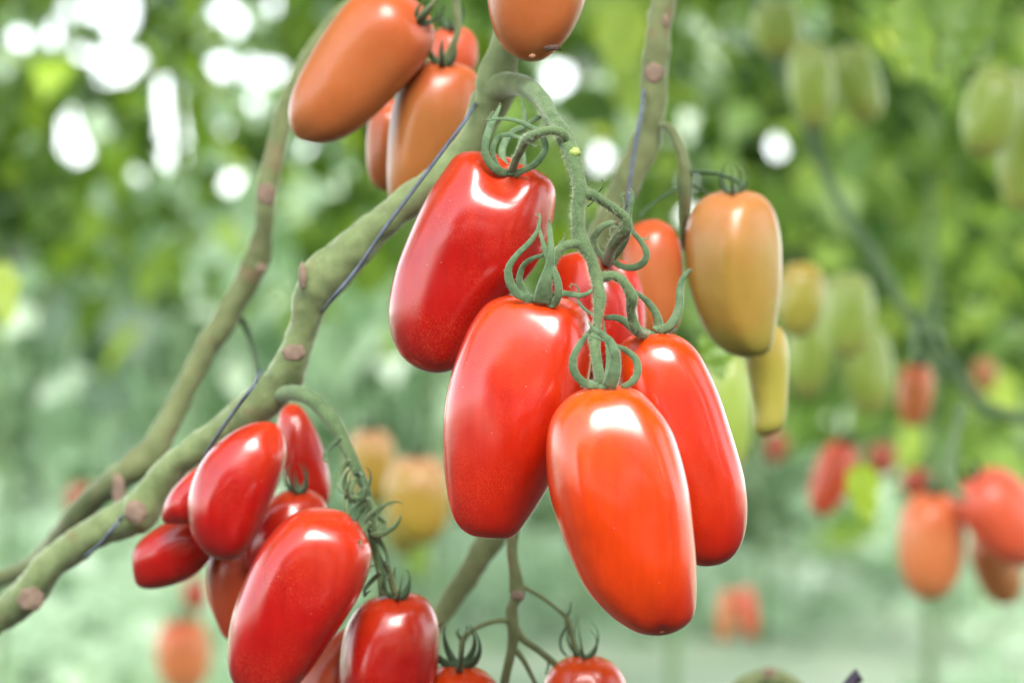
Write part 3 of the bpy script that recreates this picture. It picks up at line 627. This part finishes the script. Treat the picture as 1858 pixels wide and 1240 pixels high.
# ------------------------------------------------------------------ the other tomatoes
def tom(A, B, w, Y, mat, label, group, top=2.6, tipp=2.2, wide=.45, bend=0, cal=None, seed=0, outline=None, up=None, tipn=None, tilt=0.0, lobes=(3, .05, 0), df=.92, nr=30, seg=36, dim=(.14, 5)):
    ol = outline or sup(A, B, w, top, tipp, wide, bend)
    a = Vector(A+(0,)) ; b_ = Vector(B+(0,)); d = (b_-a).normalized(); c = a+d*7
    o, h = fruit_from_outline('tomato', ol, A, B, Y, mat, label, group, df=df, dimple=(c.x, c.y, w*dim[0], dim[1]), seed=seed, tilt=tilt, lobes=lobes, nr=nr, seg=seg, dent=.03,
        tip=(tipn[0], tipn[1], 9, 7) if tipn else None)
    if cal:
        p = h(c.x-d.x*3, c.y-d.y*3); u = up or (-d.x, -.45, d.y)
        calyx_auto(o, p, u, 5, cal[0], cal[1], cal[2] if len(cal) > 2 else 'sepald', seed=seed)
        if len(cal) > 3:
            pp = [(p, 7*K*Y)]+[(P(x, y, yy), w_*.5*K*yy) for x, y, yy, w_ in cal[3]]
            pp = [(Vector(v[:3]), v[3]) for v in cr([(*q, r) for q, r in pp], 4)]
            MB().tube(pp, 8, rough=.05).build('pedicel', M['vine2'], o)
    return o
GU = 'ripening orange tomatoes of the upper left truss'
tom((765,35), (548,240), 165, .815, 'orange', 'big slanting orange tomato, leftmost of the upper left truss', GU, 2.8, 2.8, .42, -4, seed=11, outline=[(700,-22),(660,-18),(625,10),(590,55),(560,105),(535,155),(524,195),(527,230),(540,250),(558,257),(580,260),(612,255),(645,238),(680,210),(720,170),(760,125),(785,85),(788,50),(772,15),(740,-8)], cal=(50, 9, 'sepald', [(790,0,.80,9),(800,-30,.80,9)]))
tom((805,112), (735,385), 165, .83, 'orange2', 'upright orange tomato fading to yellow-green, right of the slanting one, beside the main vine', GU, seed=12, outline=[(800,110),(765,112),(738,130),(720,165),(708,215),(703,270),(702,320),(706,360),(716,382),(740,392),(775,380),(810,345),(840,300),(862,245),(872,185),(868,140),(848,120)], cal=(60, 12, 'sepald', [(830,60,.82,12),(828,20,.82,14),(825,-40,.82,14)]), up=(.1, -.5, 1))
tom((700,185), (690,345), 70, .87, 'orange', 'narrow orange tomato peeping out left behind the upright one', GU, 2.4, 2.4, .5, seed=13, outline=[(690,180),(675,200),(666,240),(665,290),(672,325),(688,342),(715,345),(740,310),(745,240),(730,195),(710,178)])
tom((820,48), (825,150), 90, .88, 'pink', 'small reddish tomato hidden behind the calyx at the top of the upper left truss', GU, seed=14, cal=(55, 10))
tom((985,-190), (960,108), 178, .745, 'orange', 'orange tomato cut off by the top edge, brown blemish beside its tip', None, seed=15, outline=[(1000,-195),(950,-190),(915,-160),(895,-110),(886,-60),(883,-20),(888,25),(898,60),(915,88),(940,105),(962,111),(985,108),(1008,92),(1034,64),(1053,28),(1064,-10),(1070,-70),(1062,-130),(1040,-180)], nr=44, seg=56)
oT = bpy.data.objects[[o.name for o in bpy.data.objects if o.get('label', '').startswith('orange tomato cut off')][0]]
# the flecks near its tip
s_ = K*.72; MB().blob(P(1000, 86, .7235), 17*s_, 2.5*s_, 5*s_, nz=.8, seed=3).build('blemish', M['rot'], oT); MB().blob(P(966, 101, .730), 6*s_, 3*s_, 4*s_, nz=.5).build('blossom_scar', M['blossom'], oT)
GL = 'red tomatoes of the lower left truss'
tom((500,790), (385,1015), 170, .79, 'red1', 'plump red tomato, highest of the lower left truss, touching the main vine', GL, seed=21, outline=[(480,765),(450,770),(412,790),(375,825),(352,865),(341,910),(343,950),(355,985),(380,1010),(405,1018),(432,1014),(455,990),(475,950),(495,905),(512,860),(520,825),(515,790),(500,770)])
tom((530,735), (590,915), 90, .85, 'redb', 'dark red tomato standing behind the curved truss stem', GL, seed=22, outline=[(525,733),(508,750),(503,790),(510,840),(530,890),(560,920),(585,925),(598,905),(598,865),(585,810),(565,765),(545,738)])
tom((360,950), (250,1050), 100, .82, 'red1', 'red tomato leaning left under the main vine, leftmost of the lower left truss', GL, seed=23, outline=[(385,930),(350,930),(300,950),(258,978),(241,1005),(241,1040),(250,1064),(275,1070),(310,1064),(345,1050),(370,1030),(395,990),(400,950)])
tom((370,850), (305,940), 80, .803, 'red1', 'small part of a red tomato between the main vine and the plump one', GL, seed=24, outline=[(390,840),(355,850),(325,875),(303,905),(294,935),(300,950),(330,952),(370,950),(400,920),(405,870)])
tom((600,925), (480,1250), 225, .765, 'red1', 'largest dark red tomato of the lower left truss, filling the bottom of the view', GL, seed=25, outline=[(595,922),(560,922),(525,938),(492,970),(465,1010),(442,1060),(422,1115),(413,1170),(414,1215),(430,1250),(465,1275),(510,1270),(550,1235),(590,1180),(630,1120),(660,1065),(675,1015),(670,985),(650,950),(625,930)], nr=40, seg=48, lobes=(3, .12, .8))
tom((425,1000), (420,1160), 110, .83, 'pink', 'faded orange-red tomato hanging straight down behind the plump one', GL, seed=26, outline=[(440,990),(400,990),(378,1015),(374,1050),(380,1095),(395,1135),(408,1158),(430,1165),(460,1130),(480,1060),(480,1010)])
tom((545,890), (500,1010), 100, .82, 'red1', 'small red tomato squeezed between the plump one and the largest one', GL, seed=27, outline=[(540,888),(512,893),(480,915),(450,960),(440,1010),(455,1045),(510,1040),(565,1010),(597,960),(592,915),(570,893)], cal=(55, 9, 'sepald'), up=(-.2, -.3, 1))
tom((720,1082), (700,1330), 178, .785, 'red1', 'deep red tomato right of the largest one, cut off by the bottom edge', GL, seed=28, outline=[(735,1077),(695,1080),(655,1098),(630,1135),(617,1190),(615,1250),(635,1310),(690,1340),(745,1320),(785,1250),(797,1190),(796,1135),(782,1098),(760,1080)], cal=(75, 9, 'sepald', [(700,1020,.78,12)]), nr=36, seg=44)
tom((640,1150), (560,1290), 130, .80, 'pink', 'rosy tomato low between the largest one and the deep red one', GL, seed=29, outline=[(650,1140),(610,1150),(575,1185),(545,1225),(530,1260),(550,1300),(620,1310),(670,1270),(680,1190)])
# curled calyxes left on the truss stem of the lower left truss
rl = random.Random(5)
for i, (x, y, L_) in enumerate([(640,905,75),(674,962,85)]):
    calyx_auto(t2, P(x, y, .772), (rl.uniform(-1, 1), -.4, rl.uniform(-.2, 1)), 4, L_*.9, 13, 'truss', seed=60+i, curl=rl.uniform(.8, 1.1))
for i, (x, y) in enumerate([(618,795),(626,812),(634,835),(645,858),(650,872),(658,890),(664,905),(668,930),(672,948),(675,970),(678,990),(684,1015),(690,1040),(640,845),(668,915)]):
    sgn = 1 if i % 2 else -1; Yd = .772+rl.uniform(-.012, .012); ln = rl.uniform(55, 105); q = []; ph = rl.uniform(0, 1.5); am = rl.uniform(16, 30); hook = rl.uniform(-1, 1)
    for j in range(8):
        t = j/7
        q.append((x+sgn*(am*math.sin(t*2.6)+hook*14*t*t), y+ln*(t-.55*t**3*rl.uniform(.6, 1.2))-8*math.sin(t*3), Yd+.008*math.sin(ph+t*3), (9+3*math.sin(t*3))*(1-.75*t)))
    MB().tube(pxpath(q, 4), 7, .45, rough=.15, seed=i).build('dry_sepal', M['truss' if i % 3 else 'sepald'], t2)
MB().tube(pxpath([(655,860,.775,8),(640,880,.77,8),(628,915,.768,8),(632,945,.768,9)], 4), 8).build('truss_branch', M['truss'], t2)
MB().tube(pxpath([(668,905,.775,9),(680,925,.77,9),(682,960,.77,8),(700,1000,.772,7),(705,1020,.772,7)], 4), 8).build('truss_branch', M['truss'], t2)
GB = 'tomatoes cut off by the bottom edge'
tom((832,1207), (828,1400), 160, .795, 'red2', 'red tomato top with a star calyx at the bottom edge, left of the bare stem', GB, 2.3, 2.2, .4, seed=31, cal=(105, 14, 'sepald'), up=(0, -.5, 1))
tom((1062,1190), (1060,1400), 158, .80, 'red4', 'red tomato top under a looping calyx at the bottom edge, right of the bare stem', GB, 2.3, 2.2, .4, seed=32, cal=(80, 6, 'sepald'), up=(0, -.2, 1))
GR = 'ripening tomatoes of the truss behind on the right'
tom((1330,346), (1350,652), 178, .845, 'turn', 'yellow-orange tomato turning green at its tip, right of the front truss', GR, seed=41, outline=[(1345,346),(1305,347),(1272,362),(1250,395),(1243,440),(1248,500),(1262,560),(1285,610),(1315,638),(1350,650),(1385,645),(1402,625),(1412,560),(1418,490),(1416,430),(1403,380),(1378,352)], cal=(60, 8, 'sepald'), nr=40, seg=48, lobes=(4, .08, .3))
tom((1180,400), (1195,625), 115, .85, 'orange', 'orange tomato behind the front truss, left of the yellow-orange one', GR, seed=42, outline=[(1185,398),(1155,405),(1135,430),(1125,480),(1130,545),(1150,600),(1185,630),(1215,620),(1234,580),(1240,520),(1238,460),(1225,420),(1205,403)])
tom((1385,590), (1393,792), 78, .87, 'yellow', 'long olive-yellow tomato hanging below the yellow-orange one', GR, 2.6, 2.8, .5, seed=43, outline=[(1390,585),(1360,595),(1350,640),(1358,690),(1366,740),(1368,780),(1385,793),(1410,785),(1425,765),(1430,700),(1430,640),(1420,600)])
GM = 'blurred green tomatoes beyond the right-hand truss'
tom((1458,476), (1445,612), 88, 1.35, 'yellow', 'blurred yellow tomato with a brownish shoulder right beside the yellow-orange one', GM, seed=51)
tom((1540,495), (1540,650), 92, 1.5, 'green', 'blurred round green tomato hanging highest of the pale green cluster', GM, seed=52)
tom((1470,560), (1465,722), 86, 1.6, 'green', 'blurred green tomato, left lower one of the pale green cluster', GM, seed=53)
tom((1560,590), (1585,752), 96, 1.6, 'green', 'blurred green tomato, right lower one of the pale green cluster', GM, seed=54)
tom((1400,0), (1420,105), 95, 1.6, 'green', 'blurred green tomato under the top edge, left of the two hanging green ones', GM, seed=55)
tom((1465,75), (1480,232), 84, 1.55, 'green', 'blurred green tomato hanging against the blue-green vine', GM, seed=56)
tom((1530,82), (1580,222), 86, 1.6, 'green', 'blurred slanting green tomato right of the blue-green vine', GM, seed=57)
tom((1815,125), (1780,285), 105, 1.4, 'green', 'pale green tomato near the right edge, upper left of its pair', GM, seed=58)
tom((1880,120), (1850,385), 110, 1.45, 'green', 'pale green tomato cut off by the right edge', GM, seed=59)
GF = 'blurred ripening tomatoes in the background'
BG = [((1695,892),(1685,1090),122,1.30,'farorange','blurred orange-red tomato hanging lowest under the far right truss'),
 ((1765,862),(1880,1020),132,1.28,'farred','blurred red tomato leaning out to the right edge'),
 ((1788,960),(1832,1098),88,1.34,'brown','blurred brownish tomato below the red one at the right edge'),
 ((1665,658),(1655,775),64,1.45,'farorange','small blurred orange tomato below the blue-green vine'),
 ((1535,800),(1485,935),72,1.5,'farred','blurred slanting orange-red tomato left of the far right truss'),
 ((1600,805),(1602,862),50,1.9,'pink','tiny blurred orange dot of a tomato beside the slanting one'),
 ((1785,652),(1788,712),44,1.9,'brown','tiny blurred brown tomato above the right end of the vine'),
 ((1322,1070),(1312,1168),32,2.3,'farorange','far red tomato at the lower right, left one of a touching pair'),
 ((1350,1065),(1362,1160),34,2.3,'farred','far red tomato at the lower right, right one of a touching pair'),
 ((1665,850),(1662,905),56,1.7,'pink','faint pink tomato behind the far right truss'),
 ((1412,785),(1405,840),40,2.0,'pink','faint peach tomato right of the scarlet one'),
 ((672,778),(676,915),90,1.5,'peach','blurred peach tomato behind the curved truss stem'),
 ((758,826),(762,990),122,1.45,'peach','blurred peach tomato turning yellow-green, left of the central fruit'),
 ((730,900),(735,1010),70,1.5,'yellow','blurred yellow-green tomato low behind the peach one'),
 ((330,1125),(335,1260),100,2.1,'farorange','blurred orange tomato at the bottom edge left of the largest red one'),
 ((352,1052),(356,1110),46,2.0,'pink','small blurred peach tomato under the leftmost red one'),
 ((150,880),(140,940),50,2.3,'pink','small blurred red tomato behind the lower end of the olive vine')]
for i, (A, B, w, Y, m_, lb) in enumerate(BG):
    Y = Y*1.15
    tom(A, B, w, Y, m_, lb, GF, 2.4, 2.2, .42, seed=70+i, nr=22, seg=28, cal=(55*1.2/Y, 8, 'sepald') if w > 60 else None)
MB().tube(pxpath([(1560,1226,.86,26),(1549,1234,.86,24),(1530,1262,.86,26),(1500,1300,.86,26)], 4), 10, rough=.2).build('clip', M['dark'], None, origin=P(1549, 1240, .86))
tag(bpy.data.objects['clip'], 'small dark tip poking up at the bottom edge', 'clip')
v6, s6, _ = vine([(1300,1330,1.0,32),(1335,1262,1.0,34),(1362,1240,1.0,36),(1398,1234,1.0,38),(1432,1243,1.0,34),(1470,1290,1.0,32),(1500,1360,1.0,30)], 'bend of an olive vine just showing at the bottom edge right of the front truss', 'vine2', seed=30)
disc(s6, 1396, 1222, .99, 14, 9)

# single leaves hanging from the vines
def leaf_at(parent, pts, Y, wpx, mat, tint, dy=.0, seed=0, name='leaf'):
    """leaf blade along px centre line pts, width wpx, with a folded midrib and wavy toothed margin"""
    c = cr(pts, 6); n = len(c); V = []; F = []; T = []
    for i, q in enumerate(c):
        t = i/(n-1); a = c[min(i+1, n-1)]-c[max(i-1, 0)]; a = a/np.linalg.norm(a); s = np.array([a[1], -a[0]])
        w = wpx*.5*(math.sin(math.pi*min(1, t*1.0)**.75)**.8)*(1+.16*math.sin(i*1.9+seed)+.10*math.sin(i*3.3))+.5
        for j in range(-3, 4):
            f = j/3; p = q+s*w*f
            V.append(P(p[0], p[1], Y+dy*t)+Vector((0, .5*abs(f)*w*K*Y*.6+.003*noise.noise(Vector((i*.5, j*.7, seed))), 0))); T.append(tint+.1*abs(f))
    for i in range(n-1):
        for j in range(6):
            a = i*7+j; F.append((a, a+1, a+8, a+7))
    mesh_obj(name, V, F, M[mat], parent, True, tint=T)
leaf_at(v4, [(1655,-40),(1658,40),(1668,100),(1690,150)], 1.3, 80, 'leafvivid', .6, seed=1)
leaf_at(v4, [(1790,-50),(1765,30),(1738,90),(1725,160)], 1.28, 85, 'leafvivid', .5, seed=2)
leaf_at(v4, [(1720,-60),(1710,10),(1725,60)], 1.3, 90, 'leafvivid', .45, seed=3)
leaf_at(v4, [(1560,840),(1568,890),(1578,960)], 1.4, 60, 'leafdark', .8, seed=4)
tom((1322,640),(1322,860), 90, 1.35, 'green', 'long blurred pale green tomato between the scarlet one and the olive-yellow one', GM, seed=61)
leaf_at(v3, [(1280,600),(1300,640),(1310,690)], .96, 60, 'leafvivid', .5, seed=6)
leaf_at(v3, [(1150,0),(1130,60),(1120,140)], 1.9, 100, 'leafvivid', .75, seed=7)
leaf_at(v2, [(700,900),(745,960),(762,1060)], 2.0, 74, 'leafvivid', .55, seed=8)
leaf_at(v2, [(-20,480),(5,520),(10,600)], 1.5, 60, 'leafvivid', 1.0, seed=9)

# ------------------------------------------------------------------ unseen plants added to block skylight: leafy heads overhead, row behind the photographer
AROUND = [(X_, 1.35+.15*math.sin(j*2.1), 1.02, 2.3, .26, 380, 'leafdark' if X_ < 0 else 'leafvivid') for j, X_ in enumerate((-1.5, -1.05, -.6, -.15, .3, .75, 1.2, 1.6))]
AROUND += [(X_, .75, 1.45, 2.2, .26, 600, 'leafvivid') for X_ in (-.15, .3, .75, 1.15)]
AROUND += [(1.25, .1, .2, 2.2, .28, 1000, 'leafshade'), (1.2, -.5, .2, 2.2, .28, 1000, 'leafshade')]
AROUND += [(X_, -1.25, .1, 1.75 if X_ > .2 else 1.45, .28, 900, 'leafshade') for X_ in (-1.1, -.65, -.2, .25, .7, 1.1)]
for i, (X, Y, h0, h1, rad, n, mat) in enumerate(AROUND):
    lb = 'leafy tomato plant out of view around the photographer, added to block skylight'
    rg = np.random.default_rng(500+i)
    o = empty('tomato_plant', (X, Y, 0), lb, 'plant', 'unseen light-blocking plants around the photographer')
    MB().tube([(Vector((X+.04*math.sin(z*2.1+i), Y, (h0+(h1-h0)*z/10) if h0 > 1 else z*h1/10)), .009) for z in range(11)], 8).build('stem', M['vine3'], o)
    nc = n//22; cz = rg.uniform(h0, h1, nc); ca = rg.uniform(0, 6.283, nc); q = rad*np.sqrt(rg.uniform(0, 1, nc))
    CC = np.stack([X+q*np.cos(ca), Y+q*np.sin(ca), cz], 1); idx = rg.integers(0, nc, n)
    C = CC[idx]+rg.normal(0, .08 if rad > .1 else .025, (n, 3))
    inview = (C[:, 1] > 0) & (C[:, 2] < CAMZ+(620+260)*K*np.abs(C[:, 1])) & (np.abs(C[:, 0]) < (929+420)*K*np.abs(C[:, 1])) & (C[:, 2] > CAMZ-(620+260)*K*np.abs(C[:, 1]))
    C = C[~inview]
    V, F, T = leaves(C, .10, np.clip(rg.normal(.5, .25, len(C)), 0, 1), 1, seed=300+i, gaps=Y > 0)
    mesh_obj('foliage', V, F, M[mat], o, True, tint=T)
